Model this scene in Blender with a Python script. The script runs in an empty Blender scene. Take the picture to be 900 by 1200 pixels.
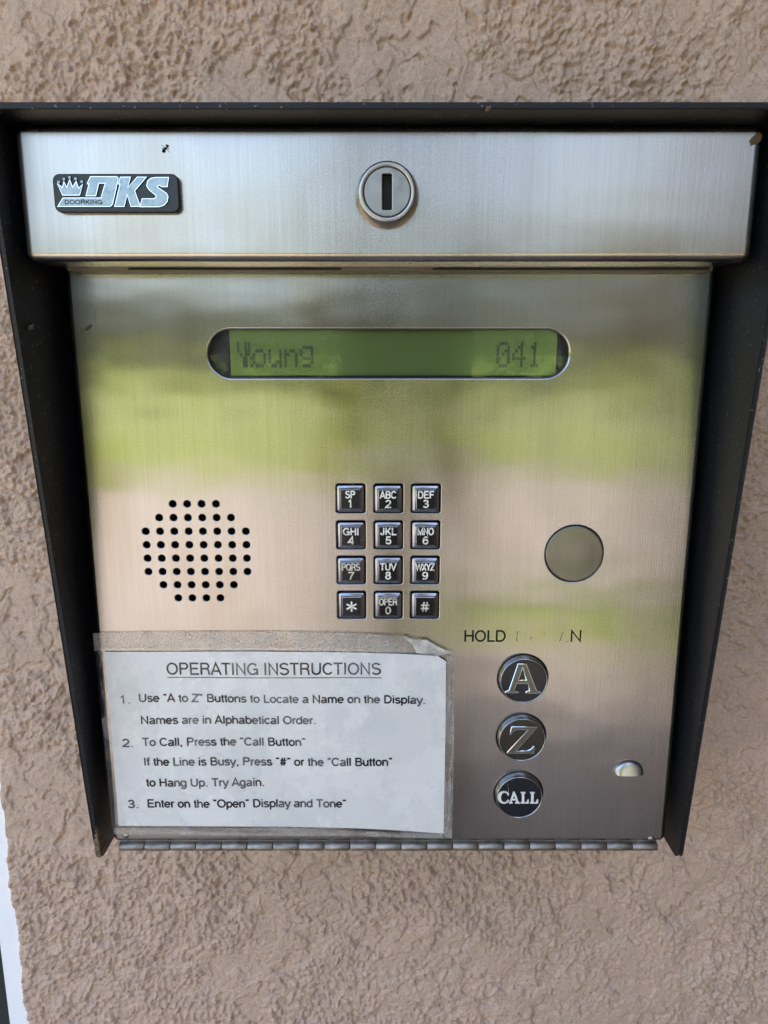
import bpy, bmesh, math, random
import numpy as np
from mathutils import Vector
from mathutils.geometry import delaunay_2d_cdt
R = math.radians
random.seed(7)
scene = bpy.context.scene
COL = scene.collection

# ------------------------------------------------------------------ camera, sky, sun, exposure
EYE, DIST, PITCH, FPX = 1.35, 0.3336, R(12.0), 870.0        # eye height, metres to the steel plate, tilt, focal length in photo pixels
cam = bpy.data.cameras.new('camera')
cam.sensor_fit = 'VERTICAL'; cam.sensor_height = 36.0; cam.sensor_width = 27.0
cam.lens = FPX / 1200 * 36.0
cam.clip_start = 0.01; cam.clip_end = 2000
camo = bpy.data.objects.new('camera', cam); COL.objects.link(camo)
camo.location = (0, -DIST, EYE); camo.rotation_euler = (R(90) - PITCH, 0, 0)
scene.camera = camo

SUN_EL, SUN_AZ = R(62), R(30)                              # sun behind the wall, a little to one side
wd = bpy.data.worlds.new("World"); scene.world = wd; wd.use_nodes = True
nt = wd.node_tree
sky = nt.nodes.new('ShaderNodeTexSky'); sky.sky_type = 'NISHITA'; sky.sun_disc = False
sky.sun_elevation = SUN_EL; sky.sun_rotation = SUN_AZ
sky.dust_density = 6.0; sky.air_density = 1.0; sky.ozone_density = .6
nt.links.new(sky.outputs[0], nt.nodes['Background'].inputs[0])
nt.nodes['Background'].inputs[1].default_value = 0.15
sl = bpy.data.lights.new('sun', 'SUN'); sl.energy = 2.0; sl.angle = R(0.5); sl.color = (1, .95, .88)
so = bpy.data.objects.new('sun', sl); COL.objects.link(so)
sd = Vector((math.sin(SUN_AZ) * math.cos(SUN_EL), math.cos(SUN_AZ) * math.cos(SUN_EL), math.sin(SUN_EL)))   # towards the sun
so.rotation_euler = sd.to_track_quat('Z', 'Y').to_euler(); so.location = sd * 20
vs = scene.view_settings
vs.view_transform = 'Standard'; vs.look = 'None'; vs.gamma = 1.0; vs.use_curve_mapping = False
vs.exposure = 2.75
scene.cycles.max_bounces = 8
scene.cycles.use_denoising = True; scene.cycles.denoising_prefilter = 'NONE'
scene.cycles.sample_clamp_indirect = 6.0; scene.cycles.caustics_reflective = False; scene.cycles.caustics_refractive = False

# ------------------------------------------------------------------ helpers
def W(px, py, d=0.0):
    """world (x, z) of a photo pixel on the plane d metres in front of the steel plate"""
    u = (px - 450) / FPX; v = (600 - py) / FPX
    dy = math.cos(PITCH) + v * math.sin(PITCH); dz = -math.sin(PITCH) + v * math.cos(PITCH)
    t = (DIST - d) / dy
    return (u * t, EYE + dz * t)

def link(name, me, mat=None, parent=None):
    o = bpy.data.objects.new(name, me); COL.objects.link(o)
    if mat is not None and not me.materials: me.materials.append(mat)
    if parent is not None: o.parent = parent
    return o

def mk(name, verts, faces, mat, parent=None, smooth=False, flat_faces=None):
    me = bpy.data.meshes.new(name); me.from_pydata([tuple(v) for v in verts], [], faces); me.update()
    if smooth:
        sm = [True] * len(me.polygons)
        if flat_faces:
            for i in flat_faces: sm[i] = False
        me.polygons.foreach_set('use_smooth', sm)
    return link(name, me, mat, parent)

def tag(o, label=None, cat=None, group=None, kind=None):
    if label: o['label'] = label
    if cat: o['category'] = cat
    if group: o['group'] = group
    if kind: o['kind'] = kind
    return o

def empty(name, loc):
    o = bpy.data.objects.new(name, None); COL.objects.link(o); o.location = loc; o.empty_display_size = .02
    return o

def rrect(cx, cz, w, h, r, off=0.0, n=6):
    """rounded rectangle outline (counter-clockwise), inset by off"""
    w2, h2, r = w / 2 - off, h / 2 - off, max(r - off, 1e-5)
    pts = []
    for (sx, sz, a0) in ((1, 1, 0), (-1, 1, 90), (-1, -1, 180), (1, -1, 270)):
        for k in range(n + 1):
            a = R(a0 + 90 * k / n)
            pts.append((cx + sx * (w2 - r) + r * math.cos(a), cz + sz * (h2 - r) + r * math.sin(a)))
    return pts

def circ(cx, cz, r, n=32, rz=None):
    rz = rz or r
    return [(cx + r * math.cos(2 * math.pi * k / n), cz + rz * math.sin(2 * math.pi * k / n)) for k in range(n)]

class MB:
    """collects rings, boxes, plates into one mesh"""
    def __init__(s): s.v = []; s.f = []; s.flat = []
    def ring(s, pts, d):
        i = len(s.v); s.v += [(x, -d, z) for x, z in pts]; return list(range(i, i + len(pts)))
    def bridge(s, a, b, flat=False):
        n = len(a)
        for k in range(n):
            if flat: s.flat.append(len(s.f))
            s.f.append((a[k], a[(k + 1) % n], b[(k + 1) % n], b[k]))
    def cap(s, a, flip=False):
        s.flat.append(len(s.f)); s.f.append(tuple(a[::-1] if flip else a))
    def stack(s, rings, cap_last=True):
        """rings: list of (points, depth) from the back to the front"""
        prev = None
        for pts, d in rings:
            r = s.ring(pts, d)
            if prev: s.bridge(prev, r)
            prev = r
        if cap_last: s.cap(prev)
        return s
    def box(s, x0, x1, d0, d1, z0, z1):
        i = len(s.v)
        s.v += [(x, -d, z) for d in (d0, d1) for x, z in ((x0, z0), (x1, z0), (x1, z1), (x0, z1))]
        for q in ((0, 3, 2, 1), (4, 5, 6, 7), (0, 1, 5, 4), (1, 2, 6, 5), (2, 3, 7, 6), (3, 0, 4, 7)):
            s.flat.append(len(s.f)); s.f.append(tuple(i + k for k in q))
        return s
    def build(s, name, mat, parent=None, smooth=True):
        return mk(name, s.v, s.f, mat, parent, smooth, s.flat)

def inside(p, poly):
    c = False; n = len(poly); x, y = p
    for i in range(n):
        x1, y1 = poly[i]; x2, y2 = poly[(i + 1) % n]
        if (y1 > y) != (y2 > y) and x < (x2 - x1) * (y - y1) / (y2 - y1) + x1: c = not c
    return c

def flat_fill(loops):
    """triangles of the area between an outline and its holes: (verts2d, tris)"""
    vs_, es = [], []
    for lp in loops:
        i = len(vs_); n = len(lp); vs_ += [Vector(p) for p in lp]
        es += [(i + k, i + (k + 1) % n) for k in range(n)]
    ov, oe, of, *_ = delaunay_2d_cdt(vs_, es, [], 0, 1e-7)
    tris = []
    bb = [(min(p[0] for p in l), max(p[0] for p in l), min(p[1] for p in l), max(p[1] for p in l)) for l in loops]
    for f in of:
        c = sum((ov[k] for k in f), Vector((0, 0))) / len(f)
        k = sum(1 for l, b in zip(loops, bb) if b[0] <= c.x <= b[1] and b[2] <= c.y <= b[3] and inside(c, l))
        if k % 2: 
            a, b_, c_ = (ov[q] for q in f[:3])
            if (b_ - a).cross(c_ - a) < 0: f = f[::-1]
            tris.append(tuple(f))
    return ov, tris

def plate(mb, outline, holes, d, wall, bev=0.00035, first=None):
    """flat face at depth d, outline(points) and hole functions off->points with rounded lips and walls"""
    bevs = [first if (first and i == 0) else bev * 1.5 if (first and i < 13) else bev * 1.35 if first else bev for i in range(len(holes))]
    hl = [h(-b) for h, b in zip(holes, bevs)]
    ov, tris = flat_fill([outline] + hl)
    i = len(mb.v); mb.v += [(p.x, -d, p.y) for p in ov]
    for t in tris:
        mb.flat.append(len(mb.f)); mb.f.append(tuple(i + k for k in t))
    for h, bev in zip(holes, bevs):
        prev = None
        for k in range(5):
            a = R(90 * k / 4)
            r = mb.ring(h(-bev * (1 - math.sin(a))), d - bev * (1 - math.cos(a)))
            if prev: mb.bridge(r, prev)
            prev = r
        r = mb.ring(h(0), d - wall); mb.bridge(r, prev)

def solid(name, loops, d0, d1, mat, parent=None, bev=0.0, inset=0.0):
    """a raised flat shape: outline loops in (x, z), from depth d0 out to d1, with a small bevelled edge"""
    c = bpy.data.curves.new('shape', 'CURVE'); c.dimensions = '2D'; c.fill_mode = 'BOTH'
    for lp in loops:
        sp = c.splines.new('POLY'); sp.points.add(len(lp) - 1); sp.use_cyclic_u = True
        for p, (x, z) in zip(sp.points, lp): p.co = (x, z, 0, 1)
    c.extrude = max((d1 - d0) / 2 - bev, 1e-6); c.bevel_depth = bev; c.bevel_resolution = 1; c.offset = -bev - inset
    o = bpy.data.objects.new('shape', c); COL.objects.link(o)
    me = bpy.data.meshes.new_from_object(o.evaluated_get(bpy.context.evaluated_depsgraph_get()))
    bpy.data.objects.remove(o); bpy.data.curves.remove(c)
    n = len(me.vertices); co = np.empty(n * 3); me.vertices.foreach_get('co', co); co = co.reshape(-1, 3)
    out = np.stack([co[:, 0], -(d0 + d1) / 2 - co[:, 2], co[:, 1]], 1)
    me.vertices.foreach_set('co', out.ravel()); me.materials.clear(); me.name = name; me.update()
    return link(name, me, mat, parent)

# ------------------------------------------------------------------ a plain sans-serif drawn with strokes
def A(cx, cy, rx, ry, a0, a1):
    n = max(4, int(abs(a1 - a0) / 18))
    return [(cx + rx * math.cos(R(a0 + (a1 - a0) * k / n)), cy + ry * math.sin(R(a0 + (a1 - a0) * k / n))) for k in range(n + 1)]
def stem(x, y0=0, y1=718): return [(x, y0), (x, y1)]
G = {
 ' ': (278, []),
 'A': (667, [[(30, 0), (333, 700), (637, 0)], [(133, 225), (534, 225)]]),
 'B': (667, [stem(120), [(120, 676)] + A(390, 529, 150, 147, 90, -90) + [(120, 382)], [(120, 382)] + A(410, 212, 175, 170, 90, -90) + [(120, 42)]]),
 'C': (722, [A(385, 359, 300, 317, 38, 322)]),
 'D': (722, [stem(120), [(120, 676)] + A(330, 359, 300, 317, 90, -90) + [(120, 42)]]),
 'E': (667, [stem(120), [(120, 676), (620, 676)], [(120, 370), (580, 370)], [(120, 42), (630, 42)]]),
 'F': (611, [stem(120), [(120, 676), (585, 676)], [(120, 360), (520, 360)]]),
 'G': (778, [A(390, 359, 305, 317, 38, 310) + [(670, 200), (670, 335), (420, 335)], [(670, 250), (690, 0)]]),
 'H': (722, [stem(120), stem(602), [(120, 375), (602, 375)]]),
 'I': (278, [stem(139)]),
 'J': (500, [[(380, 718), (380, 200)] + A(235, 195, 145, 155, 0, -180) + [(90, 240)]]),
 'K': (667, [stem(120), [(590, 718), (120, 250)], [(280, 405), (630, 0)]]),
 'L': (556, [[(120, 718), (120, 42), (530, 42)]]),
 'M': (833, [[(115, 0), (115, 680), (416, 60), (718, 680), (718, 0)]]),
 'N': (722, [[(115, 0), (115, 680), (607, 40), (607, 718)]]),
 'O': (778, [A(389, 359, 310, 317, 0, 360)]),
 'P': (667, [stem(120), [(120, 676)] + A(400, 515, 180, 161, 90, -90) + [(120, 354)]]),
 'Q': (778, [A(389, 359, 310, 317, 0, 360), [(470, 190), (700, -10)]]),
 'R': (722, [stem(120), [(120, 676)] + A(410, 520, 180, 156, 90, -90) + [(120, 364)], [(420, 360), (540, 320), (585, 220), (595, 90), (640, 0)]]),
 'S': (667, [A(335, 528, 235, 150, 18, 270) + A(335, 207, 255, 168, 90, -162)]),
 'T': (611, [[(20, 676), (590, 676)], stem(305)]),
 'U': (722, [[(115, 718), (115, 240)] + A(361, 237, 246, 198, 180, 360) + [(607, 718)]]),
 'V': (667, [[(30, 718), (333, 25), (637, 718)]]),
 'W': (944, [[(25, 718), (235, 30), (472, 690), (709, 30), (920, 718)]]),
 'X': (667, [[(40, 718), (627, 0)], [(627, 718), (40, 0)]]),
 'Y': (667, [[(30, 718), (333, 300), (637, 718)], [(333, 300), (333, 0)]]),
 'Z': (611, [[(50, 676), (560, 676), (50, 42), (575, 42)]]),
 'a': (556, [A(270, 370, 178, 116, 160, 0) + [(450, 95), (472, 45), (520, 45)], [(450, 295), (330, 268), (180, 240), (95, 195), (72, 140), (95, 75), (150, 40), (220, 35), (310, 55), (400, 110), (450, 190)]]),
 'b': (556, [stem(95), A(290, 262, 200, 226, 0, 360)]),
 'c': (500, [A(265, 262, 205, 226, 38, 322)]),
 'd': (556, [stem(465), A(262, 262, 205, 226, 0, 360)]),
 'e': (556, [[(72, 270), (482, 270)] + A(277, 262, 207, 226, 5, 322)]),
 'f': (278, [[(268, 676), (205, 676), (155, 650), (140, 590), (140, 0)], [(15, 485), (262, 485)]]),
 'g': (556, [A(260, 262, 203, 226, 0, 360), [(462, 523), (462, 20)] + A(270, 15, 192, 185, 0, -160)]),
 'h': (556, [stem(95), A(278, 290, 184, 195, 172, 0) + [(462, 0)]]),
 'i': (222, [stem(111, 0, 523), stem(111, 620, 718)]),
 'k': (500, [stem(95), [(450, 523), (95, 190)], [(235, 320), (480, 0)]]),
 'l': (222, [stem(111)]),
 'm': (833, [stem(95, 0, 523), A(255, 320, 160, 165, 175, 0) + [(415, 0)], A(575, 320, 160, 165, 175, 0) + [(735, 0)]]),
 'n': (556, [stem(95, 0, 523), A(278, 290, 184, 195, 172, 0) + [(462, 0)]]),
 'o': (556, [A(278, 262, 208, 226, 0, 360)]),
 'p': (556, [stem(95, -207, 523), A(290, 262, 205, 226, 0, 360)]),
 'r': (333, [stem(105, 0, 523), A(262, 320, 157, 162, 175, 75)]),
 's': (500, [A(250, 377, 165, 108, 20, 270) + A(250, 152, 187, 116, 90, -162)]),
 't': (278, [[(140, 660), (140, 100), (165, 52), (258, 45)], [(15, 485), (258, 485)]]),
 'u': (556, [[(95, 523), (95, 230)] + A(277, 230, 182, 192, 180, 352), stem(460, 0, 523)]),
 'v': (500, [[(25, 523), (250, 25), (475, 523)]]),
 'w': (722, [[(20, 523), (190, 25), (361, 505), (532, 25), (702, 523)]]),
 'x': (500, [[(30, 523), (470, 0)], [(470, 523), (30, 0)]]),
 'y': (500, [[(25, 523), (258, 20)], [(485, 523), (245, -90), (190, -160), (70, -165)]]),
 'z': (500, [[(40, 485), (450, 485), (40, 38), (465, 38)]]),
 '0': (556, [A(278, 359, 200, 317, 0, 360)]),
 '1': (556, [[(130, 560), (240, 580), (305, 690), (305, 0)]]),
 '2': (556, [A(275, 490, 195, 186, 170, -25) + [(390, 320), (170, 160), (75, 42), (520, 42)]]),
 '3': (556, [A(275, 528, 180, 150, 165, -90) + A(275, 207, 205, 168, 90, -165)]),
 '4': (556, [[(400, 0), (400, 700), (50, 200), (525, 200)]]),
 '5': (556, [[(480, 676), (160, 676), (115, 350)] + A(280, 232, 200, 192, 140, -160)]),
 '6': (556, [A(282, 232, 200, 192, 0, 360), A(330, 370, 248, 308, 50, 180) + [(82, 240)]]),
 '7': (556, [[(45, 676), (510, 676), (310, 330), (210, 0)]]),
 '8': (556, [A(278, 528, 170, 148, 0, 360), A(278, 207, 200, 168, 0, 360)]),
 '9': (556, [A(278, 486, 198, 192, 0, 360), [(476, 478)] + A(228, 350, 248, 308, 0, -130)]),
 '.': (278, [stem(139, 0, 95)]),
 ',': (278, [[(139, 95), (139, 0), (105, -110)]]),
 '“': (350, [[(135, 718), (95, 560)], [(265, 718), (225, 560)]]),
 '”': (350, [[(130, 718), (90, 560)], [(260, 718), (220, 560)]]),
 '#': (600, [[(250, 700), (170, 0)], [(440, 700), (360, 0)], [(60, 470), (560, 470)], [(40, 230), (540, 230)]]),
 '*': (640, [[(320, 30), (320, 690)], [(34, 195), (606, 525)], [(34, 525), (606, 195)]]),
}
def strokes_mesh(mb, strokes, hw, d, step=3e-6):
    """flat ribbons of half width hw along world (x, z) polylines"""
    for j, st in enumerate(strokes):
        n = len(st); pts = [Vector(p) for p in st]
        closed = (pts[0] - pts[-1]).length < 1e-7
        if closed: pts = pts[:-1]; n -= 1
        Lf, Rt = [], []
        for k in range(n):
            a = pts[k] - pts[k - 1] if (k or closed) else None
            b = pts[(k + 1) % n] - pts[k] if (k < n - 1 or closed) else None
            if a is None: a = b
            if b is None: b = a
            na = Vector((-a.y, a.x)).normalized(); nb = Vector((-b.y, b.x)).normalized()
            m = na + nb
            if m.length < 1e-6: m = na
            m.normalize(); q = hw / max(m.dot(na), .45)
            Lf.append(pts[k] + m * q); Rt.append(pts[k] - m * q)
        dd = d + step * (j % 6); i = len(mb.v)
        for a, b in zip(Lf, Rt): mb.v += [(a.x, -dd, a.y), (b.x, -dd, b.y)]
        for k in range(n if closed else n - 1):
            q = (k + 1) % n
            mb.flat.append(len(mb.f)); mb.f.append((i + 2 * k, i + 2 * k + 1, i + 2 * q + 1, i + 2 * q))

def text_width(s): return sum(G[c][0] for c in s)
def text(mb, s, x0, x1, z, cap, d, wt=.04, drop=()):
    """write s between world x0 and x1 on baseline z; cap = capital height; wt = stroke half width / cap height"""
    k = (x1 - x0) / text_width(s); ky = cap / 718; x = x0
    for i, c in enumerate(s):
        adv, st = G[c]
        if i not in drop:
            strokes_mesh(mb, [[(x + p * k, z + q * ky) for p, q in t] for t in st], cap * wt, d)
        x += adv * k

# ------------------------------------------------------------------ materials
def mat(name, base=(.5, .5, .5), rough=.5, metal=0.0, spec=.5):
    m = bpy.data.materials.new(name); m.use_nodes = True
    b = m.node_tree.nodes['Principled BSDF']
    b.inputs['Base Color'].default_value = (*base, 1); b.inputs['Roughness'].default_value = rough
    b.inputs['Metallic'].default_value = metal; b.inputs['Specular IOR Level'].default_value = spec
    return m
def N(m, t, **kw):
    n = m.node_tree.nodes.new(t)
    for k, v in kw.items(): setattr(n, k, v)
    return n
def L(m, a, b): m.node_tree.links.new(a, b)
def B(m): return m.node_tree.nodes['Principled BSDF']
def coords(m, scale=(1, 1, 1), rot=(0, 0, 0)):
    g = N(m, 'ShaderNodeNewGeometry'); mp = N(m, 'ShaderNodeMapping')
    mp.inputs['Scale'].default_value = scale; mp.inputs['Rotation'].default_value = rot
    L(m, g.outputs['Position'], mp.inputs['Vector']); return mp.outputs[0]
def noise(m, scale=(1, 1, 1), detail=2.0, rough=.5, rot=(0, 0, 0)):
    t = N(m, 'ShaderNodeTexNoise'); t.inputs['Scale'].default_value = 1.0
    t.inputs['Detail'].default_value = detail; t.inputs['Roughness'].default_value = rough
    L(m, coords(m, scale, rot), t.inputs['Vector']); return t.outputs['Fac']
def ramp(m, fac, stops):
    r = N(m, 'ShaderNodeValToRGB'); e = r.color_ramp.elements
    while len(e) < len(stops): e.new(.5)
    for q, (p, c) in zip(e, stops):
        q.position = p; q.color = (*c, 1) if len(c) == 3 else c
    L(m, fac, r.inputs[0]); return r.outputs[0]
def mrange(m, fac, a, b, c, d):
    r = N(m, 'ShaderNodeMapRange'); L(m, fac, r.inputs[0])
    for i, v in enumerate((a, b, c, d)): r.inputs[i + 1].default_value = v
    return r.outputs[0]
def mixc(m, fac, a, b, mode='MIX'):
    x = N(m, 'ShaderNodeMix', data_type='RGBA', blend_type=mode)
    for s, v in ((x.inputs[0], fac), (x.inputs[6], a), (x.inputs[7], b)):
        if hasattr(v, 'is_output'): L(m, v, s)
        elif isinstance(v, tuple): s.default_value = (*v, 1)
        else: s.default_value = v
    return x.outputs[2]
def bump(m, h, dist, strength=1.0, prev=None):
    b = N(m, 'ShaderNodeBump'); b.inputs['Distance'].default_value = dist; b.inputs['Strength'].default_value = strength
    L(m, h, b.inputs['Height'])
    if prev is not None: L(m, prev, b.inputs['Normal'])
    return b.outputs[0]

def glint(m, base=.04):
    w = N(m, 'ShaderNodeLayerWeight'); w.inputs[0].default_value = .5
    p = N(m, 'ShaderNodeMath', operation='POWER'); L(m, w.outputs['Facing'], p.inputs[0]); p.inputs[1].default_value = 5
    return mrange(m, p.outputs[0], 0, 1, base, 1)
def steel(name, base, rough, aniso):
    m = mat(name, base, rough, 1.0); b = B(m)
    grain = noise(m, (2600, 400, 45), 2, .6)                 # fine upright brushing
    grain2 = noise(m, (900, 200, 14), 3, .6)
    smudge = noise(m, (22, 22, 9), 2, .5)
    c1 = ramp(m, grain2, [(.3, tuple(x * .94 for x in base)), (.7, tuple(min(1, x * 1.05) for x in base))])
    stain = ramp(m, smudge, [(.28, (.80, .76, .68)), (.5, (1, 1, 1))])
    L(m, mixc(m, 1.0, c1, stain, 'MULTIPLY'), b.inputs['Base Color'])
    L(m, mrange(m, smudge, .3, .75, rough * .82, rough * 1.3), b.inputs['Roughness'])
    b.inputs['Anisotropic'].default_value = aniso
    tg = N(m, 'ShaderNodeCombineXYZ'); tg.inputs[0].default_value = 1.0
    L(m, tg.outputs[0], b.inputs['Tangent'])
    wav = noise(m, (13, 13, 22), 2, .5)
    n1 = bump(m, wav, .0006, 1.0)
    L(m, bump(m, grain, .00002, .8, n1), b.inputs['Normal'])
    return m

M = {}
M['steel'] = steel('brushed_steel', (.35, .338, .318), .19, .84)
M['cover'] = steel('brushed_steel_cover', (.46, .42, .37), .24, .8)
M['nickel'] = mat('worn_nickel', (.40, .385, .34), .3, 1.0)
L(M['nickel'], mrange(M['nickel'], noise(M['nickel'], (300, 300, 300), 4), .3, .7, .26, .36), B(M['nickel']).inputs['Roughness'])
M['dull'] = mat('dull_strip', (.16, .145, .12), .5, 1.0)
M['silver'] = mat('pressed_steel', (.42, .43, .45), .28, 1.0)
M['cap'] = steel('brushed_cap', (.19, .182, .172), .26, .5)
M['hinge'] = mat('hinge_steel', (.3, .3, .31), .48, 1.0)
L(M['hinge'], ramp(M['hinge'], noise(M['hinge'], (160, 160, 400), 4, .6), [(.3, (.19, .175, .155)), (.65, (.40, .37, .335))]), B(M['hinge']).inputs['Base Color'])
M['black'] = mat('black_paint', (.012, .013, .015), .46, 0, .3)
_m = M['black']
_sp = noise(_m, (700, 700, 700), 1)
_dust = ramp(_m, _sp, [(.70, (0, 0, 0)), (.74, (1, 1, 1))])
_base = mixc(_m, noise(_m, (30, 30, 22), 4, .6), (.006, .0065, .008), (.014, .015, .017))
_b2 = mixc(_m, _dust, _base, (.16, .15, .13))
L(_m, _b2, B(_m).inputs['Base Color'])
L(_m, bump(_m, noise(_m, (900, 900, 900), 2), .0001, .35), B(_m).inputs['Normal'])
M['rust'] = mat('weathered_paint', (.12, .09, .045), .8)
L(M['rust'], ramp(M['rust'], noise(M['rust'], (260, 260, 260), 4, .65), [(.35, (.05, .035, .02)), (.55, (.17, .125, .065)), (.75, (.26, .21, .13))]), B(M['rust']).inputs['Base Color'])
M['dark'] = mat('dark_inside', (.006, .006, .006), .7)
M['darkplastic'] = mat('badge_plastic', (.012, .012, .014), .35)
M['badge_metal'] = mat('badge_silver', (.62, .66, .68), .28, 1.0)
L(M['badge_metal'], ramp(M['badge_metal'], noise(M['badge_metal'], (420, 420, 420), 4, .7), [(.3, (.19, .23, .235)), (.6, (.30, .335, .34))]), B(M['badge_metal']).inputs['Base Color'])
M['edge_metal'] = mat('bright_edge', (.75, .77, .77), .25, 1.0)
M['ink'] = mat('black_ink', (.004, .004, .005), .7, 0, .2)
M['ink_thin'] = mat('worn_ink', (.09, .085, .07), .6)
M['key'] = mat('key_metal', (.34, .36, .39), .17, 1.0)
_m = M['key']
L(_m, mrange(_m, noise(_m, (380, 380, 380), 4, .6), .3, .75, .1, .3), B(_m).inputs['Roughness'])
M['key_top'] = mat('key_top_dark', (.010, .008, .009), .2, 0, .32)  # dark reflection on the flat key tops is put into the colour
M['legend'] = mat('legend_paint', (.85, .81, .72), .5)
_m = M['legend']
L(_m, ramp(_m, noise(_m, (900, 900, 900), 3, .7), [(.34, (.34, .32, .28)), (.5, (.88, .85, .77))]), B(_m).inputs['Base Color'])
M['legend_worn'] = mat('legend_worn_paint', (.4, .37, .28), .5)
_m = M['legend_worn']
L(_m, ramp(_m, noise(_m, (900, 900, 900), 3, .7), [(.35, (.26, .245, .20)), (.55, (.66, .62, .5))]), B(_m).inputs['Base Color'])
M['chrome'] = mat('chrome', (.55, .56, .56), .09, 1.0)
M['btn_side'] = mat('button_chrome', (.33, .34, .35), .2, 1.0)
M['btn_face'] = mat('button_face', (.007, .008, .013), .16, 0.0, .32)
M['btn_olive'] = mat('button_face_olive_sheen', (.055, .055, .048), .2, 1.0)  # olive reflection on this face is put into its colour
M['letter_dark'] = mat('letter_metal', (.13, .135, .135), .3, 1.0)
M['letter_edge'] = mat('letter_edge_metal', (.62, .66, .70), .16, 1.0)
M['white_letter'] = mat('letter_silver', (.85, .85, .85), .35, .3)
M['lcd'] = mat('lcd_panel', (.165, .24, .085), .13, .42)
M['lcd_edge'] = mat('lcd_edge', (.010, .012, .014), .5, 0, .3)
M['lcd_dot'] = mat('lcd_dots', (.040, .065, .032), .3, 0, .3)
M['paper'] = mat('white_paper', (.70, .74, .75), .6)
_m = M['paper']
L(_m, ramp(_m, noise(_m, (26, 26, 22), 5, .62), [(.3, (.80, .80, .775)), (.50, (.82, .815, .79)), (.515, (.88, .87, .845))]), B(_m).inputs['Base Color'])
# clear film: see-through, glossy, with milky patches where it has come loose
_m = bpy.data.materials.new('clear_film'); _m.use_nodes = True; M['film'] = _m
for _n in list(_m.node_tree.nodes):
    if _n.type == 'BSDF_PRINCIPLED': _m.node_tree.nodes.remove(_n)
_o = [n for n in _m.node_tree.nodes if n.type == 'OUTPUT_MATERIAL'][0]
_tr = N(_m, 'ShaderNodeBsdfTransparent'); _tr.inputs[0].default_value = (.96, .96, .95, 1)
_gl = N(_m, 'ShaderNodeBsdfGlossy'); _gl.inputs['Roughness'].default_value = .08
_df = N(_m, 'ShaderNodeBsdfDiffuse'); _df.inputs[0].default_value = (.78, .79, .78, 1)
_fr = glint(_m, .045)
_nb = bump(_m, noise(_m, (90, 90, 90), 3), .0008, .7)
L(_m, _nb, _gl.inputs['Normal'])
_mk = ramp(_m, noise(_m, (42, 42, 30), 5, .62), [(.50, (.02, .02, .02)), (.53, (.13, .13, .13)), (.75, (.22, .22, .22))])
_s1 = N(_m, 'ShaderNodeMixShader'); L(_m, _mk, _s1.inputs[0]); L(_m, _tr.outputs[0], _s1.inputs[1]); L(_m, _df.outputs[0], _s1.inputs[2])
_s2 = N(_m, 'ShaderNodeMixShader'); L(_m, _fr, _s2.inputs[0]); L(_m, _s1.outputs[0], _s2.inputs[1]); L(_m, _gl.outputs[0], _s2.inputs[2])
L(_m, _s2.outputs[0], _o.inputs[0])
def film_like(name, col, amount, rough):
    m = bpy.data.materials.new(name); m.use_nodes = True; m.node_tree.nodes.remove(B(m)); o = m.node_tree.nodes[0]
    t = N(m, 'ShaderNodeBsdfTransparent'); d = N(m, 'ShaderNodeBsdfDiffuse'); d.inputs[0].default_value = (*col, 1)
    g = N(m, 'ShaderNodeBsdfGlossy'); g.inputs['Roughness'].default_value = rough
    L(m, bump(m, noise(m, (160, 160, 160), 4, .6), .0005, .5), g.inputs['Normal'])
    a = N(m, 'ShaderNodeMixShader'); L(m, mrange(m, noise(m, (120, 120, 120), 4, .65), .35, .7, amount * .4, amount * 1.5), a.inputs[0])
    L(m, t.outputs[0], a.inputs[1]); L(m, d.outputs[0], a.inputs[2])
    b = N(m, 'ShaderNodeMixShader'); b.inputs[0].default_value = .06; L(m, a.outputs[0], b.inputs[1]); L(m, g.outputs[0], b.inputs[2]); L(m, b.outputs[0], o.inputs[0])
    return m
M['tape'] = film_like('yellowed_tape', (.62, .55, .47), .28, .35)
M['creased'] = film_like('creased_film', (.85, .82, .77), .42, .12)
# window over the display
_m = bpy.data.materials.new('clear_window'); _m.use_nodes = True; M['window'] = _m
_m.node_tree.nodes.remove(B(_m)); _o = _m.node_tree.nodes[0]
_tr = N(_m, 'ShaderNodeBsdfTransparent'); _gl = N(_m, 'ShaderNodeBsdfGlossy'); _gl.inputs['Roughness'].default_value = .03
_fr = glint(_m, .05)
_s2 = N(_m, 'ShaderNodeMixShader'); L(_m, _fr, _s2.inputs[0]); L(_m, _tr.outputs[0], _s2.inputs[1]); L(_m, _gl.outputs[0], _s2.inputs[2])
L(_m, _s2.outputs[0], _o.inputs[0])

M['stucco'] = mat('painted_stucco', (.44, .33, .24), .5, 0, .45)
_m = M['stucco']
_c = ramp(_m, noise(_m, (5, 5, 5), 4, .6), [(.3, (.55, .395, .29)), (.7, (.605, .435, .325))])
_c2 = mixc(_m, 1.0, _c, ramp(_m, noise(_m, (60, 60, 60), 4, .6), [(.3, (.92, .92, .90)), (.7, (1.04, 1.03, 1.03))]), 'MULTIPLY')
_c2 = mixc(_m, 1.0, _c2, ramp(_m, noise(_m, (800, 800, 800), 3, .7), [(.32, (.80, .79, .77)), (.5, (1, 1, 1)), (.68, (1.08, 1.08, 1.08))]), 'MULTIPLY')
L(_m, _c2, B(_m).inputs['Base Color'])
L(_m, bump(_m, noise(_m, (1100, 1100, 1100), 3, .7), .0006, .9), B(_m).inputs['Normal'])
M['block_brown'] = mat('light_block_brown', (.22, .15, .115), .8)  # for the added light-blocking wall
M['white'] = mat('white_paint', (.88, .89, .90), .5)
M['doorgreen'] = mat('dark_green_paint', (.012, .022, .020), .4)
M['soffit'] = mat('soffit_paint', (.62, .55, .46), .7)
M['post'] = mat('post_paint', (.035, .024, .020), .6)
M['pave'] = mat('concrete', (.40, .33, .27), .85)
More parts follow.
